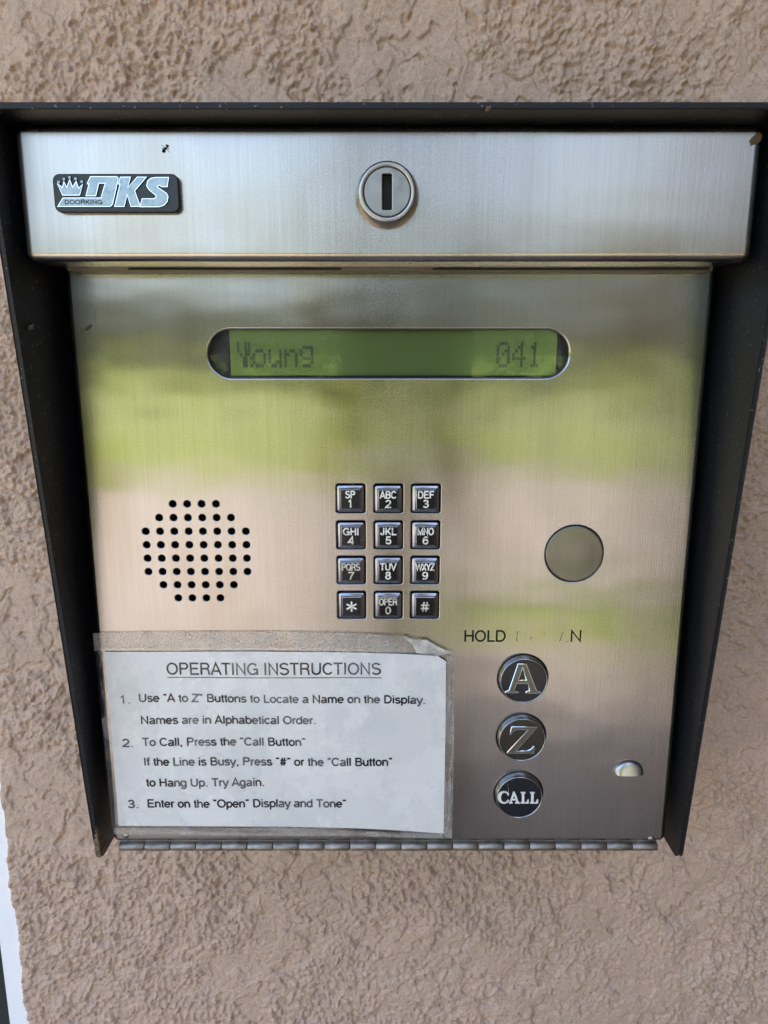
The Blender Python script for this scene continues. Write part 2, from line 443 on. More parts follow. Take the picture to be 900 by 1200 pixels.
_m = M['pave']
L(_m, ramp(_m, noise(_m, (1.3, 1.3, 1.3), 5, .6), [(.3, (.185, .165, .147)), (.7, (.265, .238, .214))]), B(_m).inputs['Base Color'])
M['kerb'] = mat('pale_concrete', (.42, .39, .36), .8)
M['grass'] = mat('lawn_grass', (.09, .15, .02), .9)
_m = M['grass']
L(_m, ramp(_m, noise(_m, (.09, .33, .3), 4, .6), [(.40, (.045, .070, .009)), (.62, (.195, .23, .020))]), B(_m).inputs['Base Color'])  # dark streaks stand in for tree shade across the sunlit lawn
M['leaf'] = mat('hedge_leaf', (.075, .085, .052), .7)
M['twig'] = mat('dry_leaf', (.13, .085, .045), .8)

# ------------------------------------------------------------------ the wall: a stucco skin with real relief
rng = np.random.default_rng(11)
def vnoise(x, z, seed):
    n = 512; tab = np.random.default_rng(seed).random((n, n))
    xi = np.floor(x).astype(int); zi = np.floor(z).astype(int); fx = x - xi; fz = z - zi
    fx = fx * fx * fx * (fx * (fx * 6 - 15) + 10); fz = fz * fz * fz * (fz * (fz * 6 - 15) + 10)
    g = lambda i, j: tab[(xi + i) % n, (zi + j) % n]
    return (g(0, 0) * (1 - fx) + g(1, 0) * fx) * (1 - fz) + (g(0, 1) * (1 - fx) + g(1, 1) * fx) * fz
def fbm(x, z, f, seed, octs=3, gain=.5):
    s = 0; a = 1; tot = 0
    for k in range(octs):
        c, q = math.cos(.6 * k + .4), math.sin(.6 * k + .4)
        s = s + a * vnoise((x * c - z * q) * f + 37.3 * k, (x * q + z * c) * f + 11.7 * k, seed + k); tot += a; a *= gain; f *= 2.03
    return s / tot
def sstep(a, b, v):
    t = np.clip((v - a) / (b - a), 0, 1); return t * t * (3 - 2 * t)
WALL_D = -0.075
def worley(x, z, f, seed):
    x = x * f; z = z * f; n = 256; r0 = np.random.default_rng(seed); tx, tz, th = r0.random((n, n)), r0.random((n, n)), r0.random((n, n))
    xi = np.floor(x).astype(int); zi = np.floor(z).astype(int); best = np.full(x.shape, 9.0); hh = np.zeros(x.shape)
    for i in (-1, 0, 1):
        for j in (-1, 0, 1):
            a, b = (xi + i) % n, (zi + j) % n
            d = (xi + i + tx[a, b] - x) ** 2 + (zi + j + tz[a, b] - z) ** 2
            k = d < best; best = np.where(k, d, best); hh = np.where(k, th[a, b], hh)
    return np.sqrt(best), hh
def relief(x, z):
    x = x + 20; z = z + 20
    wx = x + (fbm(x, z, 210, 50, 2) - .5) * .0035; wz = z + (fbm(x, z, 210, 60, 2) - .5) * .0035
    reg = sstep(.36, .54, fbm(x, z, 17, 70, 3))             # where the trowel left it rough, elsewhere pressed flat
    big = fbm(wx, wz, 62, 1, 2)
    h = sstep(.43, .50, big) * .0010 + sstep(.56, .61, big) * .0004     # flattened splashes with crisp rims
    d1, h1 = worley(wx, wz, 235, 5)                          # lumps, 3 to 6 mm
    h = h + (.16 + .84 * reg) * sstep(.60, .18, d1) * (.25 + .75 * h1) * .0021
    d2, h2 = worley(wx + .3, wz * 1.1, 420, 8)
    h = h + (.25 + .75 * reg) * sstep(.58, .18, d2) * h2 * .0014
    h = h + (.4 + .6 * reg) * (fbm(wx, wz, 380, 9, 2) - .5) * .0019
    pit = fbm(wx, wz, 130, 15, 2)
    h = h - sstep(.64, .70, pit) * .0014
    crk = 1 - np.abs(fbm(wx, wz, 48, 21, 2) - .5) / .5       # short creases between the trowel strokes
    h = h - sstep(.95, .99, crk) * sstep(.52, .62, fbm(x, z, 45, 24, 2)) * .0013
    return h + (fbm(x, z, 6, 33, 2) - .5) * .002

xe, ze = W(2, 955, WALL_D)                                   # where the stucco ends beside the trim
xa = np.concatenate([np.linspace(xe, .42, 1130), np.linspace(.43, .81, 40)])
za = np.concatenate([np.linspace(0, .55, 30), np.linspace(.56, .84, 60), np.linspace(.843, 1.60, 1130), np.linspace(1.61, 1.9, 30), np.linspace(2.0, 3.0, 12)])
X, Z = np.meshgrid(xa, za)
Hh = relief(X, Z)
edge = (fbm(X * 0 + 3, Z + 20, 90, 91, 2) - .5) * .0019 + (fbm(X * 0 + 5, Z + 20, 25, 95, 2) - .5) * .002
wgt = np.clip(1 - (X - xe) / .02, 0, 1)
X = X + edge * wgt
Hh = Hh - .0045 * np.clip(1 - (X - xe - edge) / .003, 0, 1) ** 2
nx, nz = len(xa), len(za)
co = np.stack([X, .075 - Hh, Z], -1).reshape(-1, 3)
idx = np.arange(nx * nz).reshape(nz, nx)
quads = np.stack([idx[:-1, :-1], idx[:-1, 1:], idx[1:, 1:], idx[1:, :-1]], -1).reshape(-1, 4)
me = bpy.data.meshes.new('stucco_wall')
me.vertices.add(len(co)); me.vertices.foreach_set('co', co.ravel().astype(np.float32))
me.loops.add(quads.size); me.loops.foreach_set('vertex_index', quads.ravel().astype(np.int32))
me.polygons.add(len(quads)); me.polygons.foreach_set('loop_start', np.arange(0, quads.size, 4, dtype=np.int32))
me.polygons.foreach_set('use_smooth', np.ones(len(quads), dtype=bool))
me.update(calc_edges=True)
wall = link('stucco_wall', me, M['stucco'])
tag(wall, 'tan painted stucco wall with rough trowelled texture behind the steel intercom', 'wall')

mb = MB(); mb.box(xe - .0128, xe + .012, WALL_D - .03, WALL_D - .003, 0, 2.3)
tag(mb.build('door_trim', M['white']), 'bright white strip of trim running along the ragged edge of the stucco', 'trim')
mb = MB(); mb.box(xe - .9, xe - .0131, WALL_D - .05, WALL_D - .02, 0.02, 2.3)
tag(mb.build('door', M['doorgreen']), 'dark green sliver of door past the white trim in the bottom corner', 'door')
mb = MB(); mb.box(xe - 5, xe - .92, WALL_D - .05, WALL_D - .02, 0.02, 3.0); mb.box(xe - .92, xe + .0, WALL_D - .05, WALL_D - .03, 2.32, 3.0)
tag(mb.build('side_wall', M['soffit']), 'plain wall carrying on beyond the door, out of the picture', 'wall')

mb = MB(); mb.box(.80, 1.0, -.074, 1.9, 0, 2.499)  # unseen wall, added so that light comes mainly from the left
tag(mb.build('light_block_wall', M['block_brown']), 'unseen brown wall added to block light from one side', 'wall')
# ------------------------------------------------------------------ what the wall looks out on, seen as reflections, plus added roof and post
def sheet(name, x0, x1, y0, y1, z, m):
    return tag(mk(name, [(x0, y0, z), (x1, y0, z), (x1, y1, z), (x0, y1, z)], [(0, 1, 2, 3)], m), kind='structure')
sheet('ground', -600, 600, -900, 40, -.012, M['grass'])
pv = [(40, .5, 0), (-40, .5, 0)] + [(-40 + 80 * k / 160, -7.9 + .9 * math.sin(k * .37) + .5 * math.sin(k * 1.3 + 1), 0) for k in range(161)]
tag(mk('pavement', pv, [tuple(range(len(pv)))], M['pave']), kind='structure')
sheet('lawn', .12, 40, -3.9, -3.05, .004, M['grass'])
tag(mk('path', [(-60, -27.5, .004), (60, 9.2 - 11.8, .004), (60, 9.2 - 12.6, .004), (-60, -29.2, .004)], [(0, 3, 2, 1)], M['kerb']), kind='structure')
mb = MB(); mb.box(-6, 5.2, -.1, .64, 2.5, 2.62); mb.box(-6, 5.2, .64, .67, 2.46, 2.75)  # unseen roof, added and sized to hold back overhead sky light
tag(mb.build('light_block_roof', M['soffit']), 'shallow unseen roof added over the wall to cut overhead light', 'porch roof')
px_ = .04
mb = MB(); mb.box(px_ - .115, px_ + .115, 1.0, 1.14, 0.1, 2.5); mb.box(px_ - .14, px_ + .14, .975, 1.165, .004, .1)  # added post, stands in for the dark reflection of the person at the camera
tag(mb.build('post_stand_in', M['post']), 'added dark post standing in for the person mirrored in the green display', 'post')
hv, hf = [], []
hr = random.Random(3)
for k in range(7000):
    c = Vector((hr.uniform(-70, 70), -34 + hr.uniform(-1.2, 1.2), 0)); top = 5.2 + 1.6 * math.sin(c.x * .23) + 1.3 * math.sin(c.x * .61 + 1)
    c.z = hr.uniform(.05, max(.6, top)); s = hr.uniform(.3, .6)
    a = Vector((hr.gauss(0, 1), hr.gauss(0, 1), hr.gauss(0, 1))).normalized(); b = a.orthogonal().normalized(); i = len(hv)
    hv += [c + a * s, c + b * s * .5, c - a * s, c - b * s * .5]; hf.append((i, i + 1, i + 2, i + 3))
tag(mk('hedge', hv, hf, M['leaf']), 'long green hedge across the lawn, mirrored in the brushed steel', 'hedge')

# ------------------------------------------------------------------ the intercom
root = empty('door_intercom', (0, 0, W(456, 990)[1]))
tag(root, 'brushed steel door intercom with keypad, green display and black hood on a stucco wall', 'intercom')
bpy.context.view_layer.update()
def under(o, parent=root):
    """children are modelled in world space"""
    o.parent = parent; o.matrix_parent_inverse = parent.matrix_world.inverted(); return o

# extents of the steel plate
PX = []
for (a, b, y) in ((75, 838, 320), (133, 780, 987)): PX += [W(a, y)[0], W(b, y)[0]]
x0 = (PX[0] + PX[2]) / 2; x1 = (PX[1] + PX[3]) / 2
zt = W(456, 318)[1] + .012; zb = W(456, 987)[1]
XC = (x0 + x1) / 2

def hole_rr(px0, px1, py0, py1, r):
    ax, az = W(px0, (py0 + py1) / 2)[0], W(0, py1)[1]; bx, bz = W(px1, (py0 + py1) / 2)[0], W(0, py0)[1]
    c = ((ax + bx) / 2, (az + bz) / 2, bx - ax, bz - az)
    return c, (lambda off, c=c, r=r: rrect(*c, r if r else min(c[2], c[3]) * .496, off, 8 if r else 16))
holes = []
disp_c, disp_h = hole_rr(244, 666.5, 386.5, 442.5, None); holes.append(disp_h)
KEYS = [('SP', '1'), ('ABC', '2'), ('DEF', '3'), ('GHI', '4'), ('JKL', '5'), ('MNO', '6'), ('PQRS', '7'), ('TUV', '8'), ('WXYZ', '9'), ('*', ''), ('OPER', '0'), ('#', '')]
kx = [W(q, 647)[0] for q in (411.5, 455, 498.3)]; kz = [W(0, q)[1] for q in (584.2, 627, 668.2, 709)]
KW, KH = W(428.6, 627)[0] - W(394.6, 627)[0], W(0, 610.5)[1] - W(0, 643.7)[1]
for z in kz:
    for x in kx: holes.append(lambda off, x=x, z=z: rrect(x, z, KW, KH, .0011, off, 4))
gx, gz = W(230.8, 646.5)
gp = (W(289, 640)[0] - W(172, 640)[0]) / 7; gq = (W(0, 590.8)[1] - W(0, 701)[1]) / 7
SPK = [(gx + (i - (n - 1) / 2) * gp, gz + (3.5 - r) * gq) for r, n in enumerate((4, 6, 8, 8, 8, 8, 6, 4)) for i in range(n)]
for (x, z) in SPK: holes.append(lambda off, x=x, z=z: circ(x, z, .00152 - off, 20))
BT = [W(612.5, 794.5) + (.01215,), W(610.5, 863) + (.01215,), W(607.3, 930) + (.0122,)]
for (x, z, r) in BT: holes.append(lambda off, x=x, z=z, r=r: circ(x, z, r - off, 48))
capx, capz = W(673, 649)
holes.append(lambda off: circ(capx, capz, .01365 - off, 48))

RB = .0024
mb = MB()
ring_out = lambda off: rrect((x0 + x1) / 2, (zt + zb) / 2, x1 - x0, zt - zb, .0030, off, 4)
plate(mb, ring_out(RB), holes, 0, .0016, .00035, .0010)
prev = None
for k in range(7):
    a = R(90 * k / 6)
    r = mb.ring(ring_out(RB * (1 - math.sin(a))), -RB * (1 - math.cos(a)))
    if prev: mb.bridge(r, prev)
    prev = r
r = mb.ring(ring_out(0), -.016); mb.bridge(r, prev)
face = under(mb.build('face_plate', M['steel']))
# housing behind the face, set in from its edge
mb = MB(); mb.box(x0 + .004, x1 - .004, WALL_D + .001, -.0165, zb + .005, zt)
under(mb.build('housing', M['black']))

# lettering printed on the plate: what is left of a worn line
mb = MB(); cap = W(0, 738.5)[1] - W(0, 752)[1]; zl = W(0, 752)[1]
def glyph(c, px_a, px_b, wt=.074):
    text(mb, c, W(px_a, 745)[0], W(px_b, 745)[0], zl, cap, .00004, wt)
for c, a, b in (('H', 543, 556.5), ('O', 556, 570), ('L', 570, 580.5), ('D', 580, 593.5)): glyph(c, a, b)
under(mb.build('printed_word', M['ink'], None, False), face)
mb = MB(); glyph('N', 667.5, 682.5); under(mb.build('printed_letter', M['ink'], None, False), face)
mb = MB()
xs = W(606, 745)[0]
strokes_mesh(mb, [[(xs, zl), (xs - .0001, zl + cap * .45)], [(xs, zl + cap * .62), (xs + .0004, zl + cap * .9)],
    [(W(656, 745)[0], zl), (W(659.5, 745)[0], zl + cap * .8)], [(W(664, 745)[0], zl + .0001), (W(665.5, 745)[0], zl + .0002)],
    [(W(622, 745)[0], zl + cap * .2), (W(622.6, 745)[0], zl + cap * .4)], [(W(637, 745)[0], zl + cap * .7), (W(638, 745)[0], zl + cap * .75)]], .00017, .00004)
under(mb.build('worn_lettering', M['ink_thin'], None, False), face)
for (a, b) in ((147.5, 979), (763, 983)):
    x, z = W(a, b); mb = MB()
    mb.stack([(circ(x, z, .0016, 20), -.0002), (circ(x, z, .0016, 20), .00015), (circ(x, z, .0012, 20), .0004), (circ(x, z, .0005, 20), .0005)])
    under(mb.build('rivet', M['steel']), face)

# louvre pressed out of the plate over the microphone: a half dome, open below
lx, lz = W(736, 905.5); lw, lh = .0077, .0070
mb = MB(); nu, nv = 28, 12
g = {}
for j in range(nv + 1):
    t = j / nv
    for i in range(nu + 1):
        u = -1 + 2 * i / nu
        s = math.sqrt(max(0, 1 - u * u * .999))
        zz = lh * s * t
        dome = .0044 * max(0, 1 - abs(u) ** 2.4) ** .7 * math.sqrt(max(0, 1 - t * t))
        bulge = 1 / (1 / (dome + 1e-6) ** 5 + 1 / (.0033 - .0014 * t) ** 5) ** .2
        g[i, j] = len(mb.v); mb.v.append((lx + u * lw, -(bulge + .0001), lz + zz))
for j in range(nv):
    for i in range(nu): mb.f.append((g[i, j], g[i + 1, j], g[i + 1, j + 1], g[i, j + 1]))
lou = under(mb.build('louvre', M['silver']), root)
mb = MB(); mb.stack([(circ(lx, lz - .0004, .0072, 24, .0011), .00003), (circ(lx, lz - .0004, .0070, 24, .0010), .00006)])
under(mb.build('louvre_slot', M['dark']), lou)

# top cover: a folded box with a soft bent lower edge, standing 31 mm proud
CD = .031
cx0 = (W(18, 152, CD)[0] + W(33, 305, CD)[0]) / 2; cx1 = (W(890, 152, CD)[0] + W(880, 305, CD)[0]) / 2
cx0 -= .0010; cx1 += .0010
czt = W(0, 145, CD)[1]; czb = W(0, 306, CD)[1]
mb = MB(); RC = .0030
co_ = lambda off: rrect((cx0 + cx1) / 2, (czt + czb) / 2, cx1 - cx0, czt - czb, .0034, off, 4)
prev = mb.ring(co_(0), -.005)
for k in range(9):
    a = R(90 * k / 8)
    r = mb.ring(co_(RC * (1 - math.cos(a))), CD - RC * (1 - math.sin(a)))
    mb.bridge(prev, r); prev = r
mb.cap(prev)
cover = under(mb.build('top_cover', M['cover']))
# gasket lip below the cover, with its long slots
mb = MB(); zl0 = W(0, 318, .006)[1]
mb.box(x0 + .004, x1 - .004, .0, .006, zl0, czb + .0002)
lip = under(mb.build('gasket_strip', M['dull']))
mb = MB()
for a, b in ((150, 400), (507, 832)):
    mb.box(W(a, 313, .0062)[0], W(b, 313, .0062)[0], .0055, .00605, W(0, 316.4, .006)[1], W(0, 313.8, .006)[1])
under(mb.build('gasket_slot', M['dark'], None, False), lip)

# hood: one bent sheet, two tapering cheeks and a top
HT = .0022
def front_d(z):                                              # how far the cheeks reach forward at a height
    return max(.0045, max(0, .0409 + .1218 * (z - (EYE + .0426))))
hz_t = W(0, 120, .0465)[1]; hz_b = W(0, 1006, .006)[1]
hxl = XC - .1446; hxr = XC + .1446
mb = MB()
def cheek(x, sgn, torn=False):
    prof = [(WALL_D + .0005, hz_t), (front_d(hz_t), hz_t)]
    for k in range(1, 30):
        z = hz_t + (hz_b + .004 - hz_t) * k / 29; prof.append((front_d(z) - (.0012 * math.sin(k) ** 2 if torn and k > 27 else 0), z))
    d = front_d(hz_b)
    for k in range(1, 7):
        a = R(90 * k / 6); prof.append((d + .0003 - .006 * (1 - math.cos(a)), hz_b + .004 - .005 * math.sin(a)))
    prof.append((WALL_D + .0005, hz_b - .001))
    inn, out = [], []
    for dd, z in prof:
        inn.append(len(mb.v)); mb.v.append((x, -dd, z)); out.append(len(mb.v)); mb.v.append((x + sgn * HT, -dd, z))
    n = len(prof)
    mb.flat.append(len(mb.f)); mb.f.append(tuple(inn if sgn > 0 else inn[::-1]))
    mb.flat.append(len(mb.f)); mb.f.append(tuple(out[::-1] if sgn > 0 else out))
    for k in range(n):
        q = (k + 1) % n; fc = (inn[k], out[k], out[q], inn[q]); mb.flat.append(len(mb.f)); mb.f.append(fc if sgn < 0 else fc[::-1])
cheek(hxl, -1, True); cheek(hxr, 1)
mb.box(hxl + .0001, hxr - .0001, WALL_D + .0005, front_d(hz_t) + .0003, hz_t - HT, hz_t + .0002)
hood = under(mb.build('hood', M['black']))
bv = hood.modifiers.new('edges', 'BEVEL'); bv.width = .0005; bv.segments = 2; bv.limit_method = 'ANGLE'; bv.angle_limit = R(50)
# worn tip of one cheek: bare brown metal with ragged outline, skin on its inner face
wp = []
for k in range(15):
    t = k / 14; z = hz_b + .0005 + .019 * t
    wp.append((front_d(z) - .0003 - (.0052 + .0030 * math.sin(k * 1.7) + .0018 * math.sin(k * 4.1)) * (1 - t ** 2), z))
mb = MB(); ia = []
for dd, z in wp:
    ia.append((len(mb.v), len(mb.v) + 1)); mb.v += [(hxl + .00025, -dd, z), (hxl + .00025, -front_d(z) - .0001, z)]
for (a, b), (c, d) in zip(ia, ia[1:]): mb.f.append((a, b, d, c))
ob = []
for dd, z in wp:
    t_ = max(0, (z - hz_b - .010) / .0095); w_ = HT * max(0, 1 - t_ * 1.1 + .25 * math.sin(z * 2600)); ob.append((len(mb.v), len(mb.v) + 1)); mb.v += [(hxl + .00025, -front_d(z) - .00035, z), (hxl + .0002 - min(w_, HT + .0003), -front_d(z) - .00035, z)]
for (a, b), (c, d) in zip(ob, ob[1:]): mb.f.append((a, b, d, c))
under(mb.build('worn_tip', M['rust'], None, False), hood)

# hinge
mb = MB(); zh = W(0, 993.5, .001)[1]; hx0 = W(140, 993)[0]; hx1 = W(770, 993)[0]
mb.box(hx0, hx1, -.004, -.0012, zh - .0008, zb + .003)
hinge = under(mb.build('hinge', M['hinge']))
nk = 21; step = (hx1 - hx0) / nk
def tube_x(xa, xb, y, z, r, n=20):
    vs_, fs = [], []; ch = .0002
    rings = [(xa, r - ch), (xa + ch, r), (xb - ch, r), (xb, r - ch)]
    for xx, rr in rings: vs_ += [(xx, y + rr * math.cos(2 * math.pi * k / n), z + rr * math.sin(2 * math.pi * k / n)) for k in range(n)]
    for q in range(3):
        for k in range(n): fs.append((q * n + k, q * n + (k + 1) % n, (q + 1) * n + (k + 1) % n, (q + 1) * n + k))
    fs += [tuple(range(n))[::-1], tuple(range(3 * n, 4 * n))]
    return vs_, fs
for k in range(nk):
    j = random.uniform(-1, 1) * .00008
    v, f = tube_x(hx0 + k * step + .00018, hx0 + (k + 1) * step - .00018, .0004 + j, zh + (j if k % 2 else -j), .00215)
    under(mk('knuckle', v, f, M['hinge'], None, True, [len(f) - 1, len(f) - 2]), hinge)
v, f = tube_x(hx0 + .0002, hx1 - .0002, .0004, zh, .0016); under(mk('hinge_pin', v, f, M['dark'], None, True), hinge)

# badge on the cover
def BD(u, v, d=CD + .003):                                    # badge artwork units -> world
    return W(50 + u / 5.294, 190 + v / 5.294, d)
bx0, bz1 = W(60.5, 203.5, CD + .003); bx1, bz0 = W(211, 249, CD + .003)
mb = MB(); br = lambda off: rrect((bx0 + bx1) / 2, (bz0 + bz1) / 2, bx1 - bx0, bz1 - bz0, .0026, off, 6)
mb.stack([(br(0), CD + .0001), (br(0), CD + .0026), (br(.0002), CD + .0029), (br(.0005), CD + .003)])
badge = under(mb.build('badge', M['darkplastic']))
tag(badge, 'small black name badge with silver crown and slanted letters')
D_ = [(300, 92), (460, 92), (470, 97), (472, 108), (438, 258), (432, 270), (420, 277), (98, 277), (130, 224), (366, 224), (392, 133), (352, 133), (333, 211), (273, 211), (292, 137), (280, 137)]
K_ = [(486, 95), (548, 95), (531, 162), (590, 95), (646, 95), (574, 180), (609, 277), (552, 277), (527, 205), (509, 277), (450, 277), (484, 138), (474, 138)]
S_ = [(784, 97), (776, 155), (742, 155), (730, 146), (716, 148), (716, 158), (770, 195), (781, 215), (776, 245), (757, 268), (726, 279), (608, 279), (620, 229), (694, 229), (707, 220), (705, 208), (662, 172), (648, 148), (655, 118), (675, 102), (706, 97)]
cr = [(128, 207), (233, 207), (252, 140), (228, 165), (212, 122), (190, 158), (172, 112), (154, 160), (136, 124), (128, 160), (96, 136)]
lets = []
for P_ in (D_, K_, S_): lets.append([BD(u, v) for u, v in P_][::-1])
for i, lp in enumerate(lets):
    under(solid('raised_letter', [lp], CD + .0028, CD + .0036, M['badge_metal'], None, .00015), badge)
mb = MB(); strokes_mesh(mb, [l + l[:1] for l in lets] + [[BD(u, v) for u, v in cr + cr[:1]]], .00013, CD + .00364)
under(mb.build('letter_edge', M['edge_metal'], None, False), badge)
under(solid('crown', [[BD(u, v) for u, v in cr][::-1]], CD + .0028, CD + .0036, M['badge_metal'], None, .00012), badge)
mb = MB()
for u, v in ((103, 126), (136, 108), (171, 97), (208, 106), (246, 124)):
    x, z = BD(u, v); mb.stack([(circ(x, z, .00078, 14), CD + .0028), (circ(x, z, .00078, 14), CD + .0033), (circ(x, z, .0005, 14), CD + .0037)])
under(mb.build('crown_tip', M['badge_metal']), badge)
mb = MB(); xa_, zb_ = BD(140, 263); xb_, zt_ = BD(374, 236)
text(mb, 'DOORKING', xa_, xb_, zb_, zt_ - zb_, CD + .00365, .1)
under(mb.build('badge_lettering', M['ink'], None, False), badge)

# cam lock
qx, qz = W(453.5, 229.5, CD)
mb = MB()
mb.stack([(circ(qx, qz, .01200, 56), CD), (circ(qx, qz, .01215, 56), CD + .0006), (circ(qx, qz, .0119, 56), CD + .0016), (circ(qx, qz, .0110, 56), CD + .0062),
          (circ(qx, qz, .0105, 56), CD + .0070), (circ(qx, qz, .0092, 56), CD + .0072), (circ(qx, qz, .0089, 56), CD + .0066)], False)
lock = under(mb.build('lock', M['nickel']))
mb = MB()
slot = lambda off: rrect(qx, qz, .0036, .0126, .0004, off, 3)
plate(mb, circ(qx, qz, .0084, 48), [slot], CD + .0072, .004, .0003)
i0 = mb.ring(circ(qx, qz, .0084, 48), CD + .0072); i1 = mb.ring(circ(qx, qz, .0087, 48), CD + .0068); i2 = mb.ring(circ(qx, qz, .0087, 48), CD + .003)
mb.bridge(i1, i0); mb.bridge(i2, i1)
cyl = under(mb.build('lock_cylinder', M['nickel']), lock)
mb = MB(); mb.box(qx - .009, qx + .009, CD + .001, CD + .0032, qz - .009, qz + .009); mb.v = [(qx + (x - qx) * .96, y, qz + (z - qz) * .96) for x, y, z in mb.v]
mb = MB().stack([(circ(qx, qz, .0088, 40), CD + .001), (circ(qx, qz, .0088, 40), CD + .0031)])
under(mb.build('lock_core', M['dark']), lock)
# display
mb = MB(); mb.box(disp_c[0] - disp_c[2] / 2 - .002, disp_c[0] + disp_c[2] / 2 + .002, -.0068, -.0052, disp_c[1] - disp_c[3] / 2 - .002, disp_c[1] + disp_c[3] / 2 + .002)
display = under(mb.build('display', M['lcd_edge'], None, False))
sx0 = W(270, 414, -.005)[0]; sx1 = W(652, 414, -.005)[0]; sz0 = W(0, 440, -.005)[1]; sz1 = W(0, 387, -.005)[1]
mb = MB(); mb.stack([(rrect((sx0 + sx1) / 2, (sz0 + sz1) / 2, sx1 - sx0, sz1 - sz0, .0004, 0, 2), -.0052), (rrect((sx0 + sx1) / 2, (sz0 + sz1) / 2, sx1 - sx0, sz1 - sz0, .0004, 0, 2), -.0047)])
under(mb.build('screen', M['lcd']), display)
FONT = {'Y': '10001 10001 10001 01010 00100 00100 00100', 'o': '00000 00000 01110 10001 10001 10001 01110', 'u': '00000 00000 10001 10001 10001 10011 01101',
        'n': '00000 00000 10110 11001 10001 10001 10001', 'g': '00000 01111 10001 10001 01111 00001 01110', '0': '01110 10001 10011 10101 11001 10001 01110',
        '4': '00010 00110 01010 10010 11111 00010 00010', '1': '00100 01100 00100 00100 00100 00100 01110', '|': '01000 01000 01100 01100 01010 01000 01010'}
mb = MB()
def lcd(ch, pxl, dx=0.0):
    pxa = W(pxl, 414, -.0046)[0] + dx; q = W(pxl + 3.15, 414, -.0046)[0] - W(pxl, 414, -.0046)[0]
    zt_ = W(0, 400.5, -.0046)[1]; qz_ = (zt_ - W(0, 431, -.0046)[1]) / 7
    for r_, row in enumerate(FONT[ch].split()):
        for c_, b_ in enumerate(row):
            if b_ == '1':
                i = len(mb.v); xx = pxa + c_ * q; zz = zt_ - r_ * qz_
                mb.v += [(xx, .00466, zz - qz_ * .92), (xx + q * .92, .00466, zz - qz_ * .92), (xx + q * .92, .00466, zz), (xx, .00466, zz)]
                mb.flat.append(len(mb.f)); mb.f.append((i, i + 1, i + 2, i + 3))
for ch, p in zip('Young', (278, 296, 314.5, 333, 351.5)): lcd(ch, p)
under(mb.build('screen_text', M['lcd_dot'], None, False), display)
mb = MB()
for ch, p in zip('041', (582, 600.5, 619)): lcd(ch, p)
under(mb.build('screen_text', M['lcd_dot'], None, False), display)
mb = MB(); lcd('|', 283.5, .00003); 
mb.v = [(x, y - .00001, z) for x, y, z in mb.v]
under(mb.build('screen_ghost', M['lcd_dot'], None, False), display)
mb = MB(); mb.stack([(disp_h(.00002), -.0022), (disp_h(.00002), -.0018)])
under(mb.build('window', M['window'], None, False), display)

# keypad
mb = MB(); mb.box(kx[0] - .012, kx[2] + .012, -.0085, -.0075, kz[3] - .012, kz[0] + .012)
under(mb.build('keypad_board', M['dark'], None, False))
for k, (s, dgt) in enumerate(KEYS):
    x = kx[k % 3]; z = kz[k // 3]; kw, kh = KW - .0011, KH - .0011
    x += random.uniform(-1, 1) * .00012; z += random.uniform(-1, 1) * .0001 - .0001
    rr = lambda off: rrect(x, z, kw, kh, .0010, off, 3)
    mb = MB()
    mb.stack([(rr(0), -.006), (rr(0), .0002), (rr(.0002), .00045), (rr(.00105), .0007), (rr(.0012), .0008), (rr(.0017), .00165), (rr(.0019), .00175)], False)
    key = under(mb.build('key', M['key']))
    nm = {'*': 'star sign', '#': 'hash sign'}.get(s, s + ' over ' + dgt)
    key['label'] = 'small square metal key marked with ' + ('a ' if s in '*#' else '') + nm
    mb = MB(); mb.stack([(rr(.0019), .00174), (rr(.00205), .00176)]); under(mb.build('key_top', M['key_top']), key)
    mb = MB(); F = .00181
    ml = M['legend_worn'] if s in ('#', 'PQRS', 'OPER') else M['legend']
    if s in '*#':
        sz = .0052 if s == '*' else .0046
        text(mb, s, x - sz * .5, x + sz * .5, z - sz * .5 - .0002, sz * 1.05, F, .075)
    else:
        tw = {2: .0045, 3: .0076, 4: .0086}[len(s)]
        text(mb, s, x - tw / 2, x + tw / 2, z + .0005, .0034, F, .095)
        text(mb, dgt, x - .00145, x + .00145, z - .0038, .0036, F, .095)
    under(mb.build('legend', ml, None, False), key)

# speaker cone behind the drilled holes
mb = MB(); mb.stack([(circ(gx, gz, .028, 48), -.009), (circ(gx, gz, .028, 48), -.005), (circ(gx, gz, .02, 48), -.0062), (circ(gx, gz, .008, 48), -.0075)])
under(mb.build('speaker', M['dark']))

# blank disc
mb = MB(); r_ = .01345
mb.stack([(circ(capx, capz, r_, 56), -.003), (circ(capx, capz, r_, 56), .0003), (circ(capx, capz, r_ - .0003, 56), .00065), (circ(capx, capz, r_ - .0007, 56), .0007)] + [(circ(capx, capz, q, 56), .0007 + .0005 * (1 - (q / .0118) ** 2)) for q in (.0115, .009, .007, .005, .003, .001)])
mb.flat = []
tag(under(mb.build('cap_disc', M['cap'])), 'plain round metal blank to one side of the keypad')
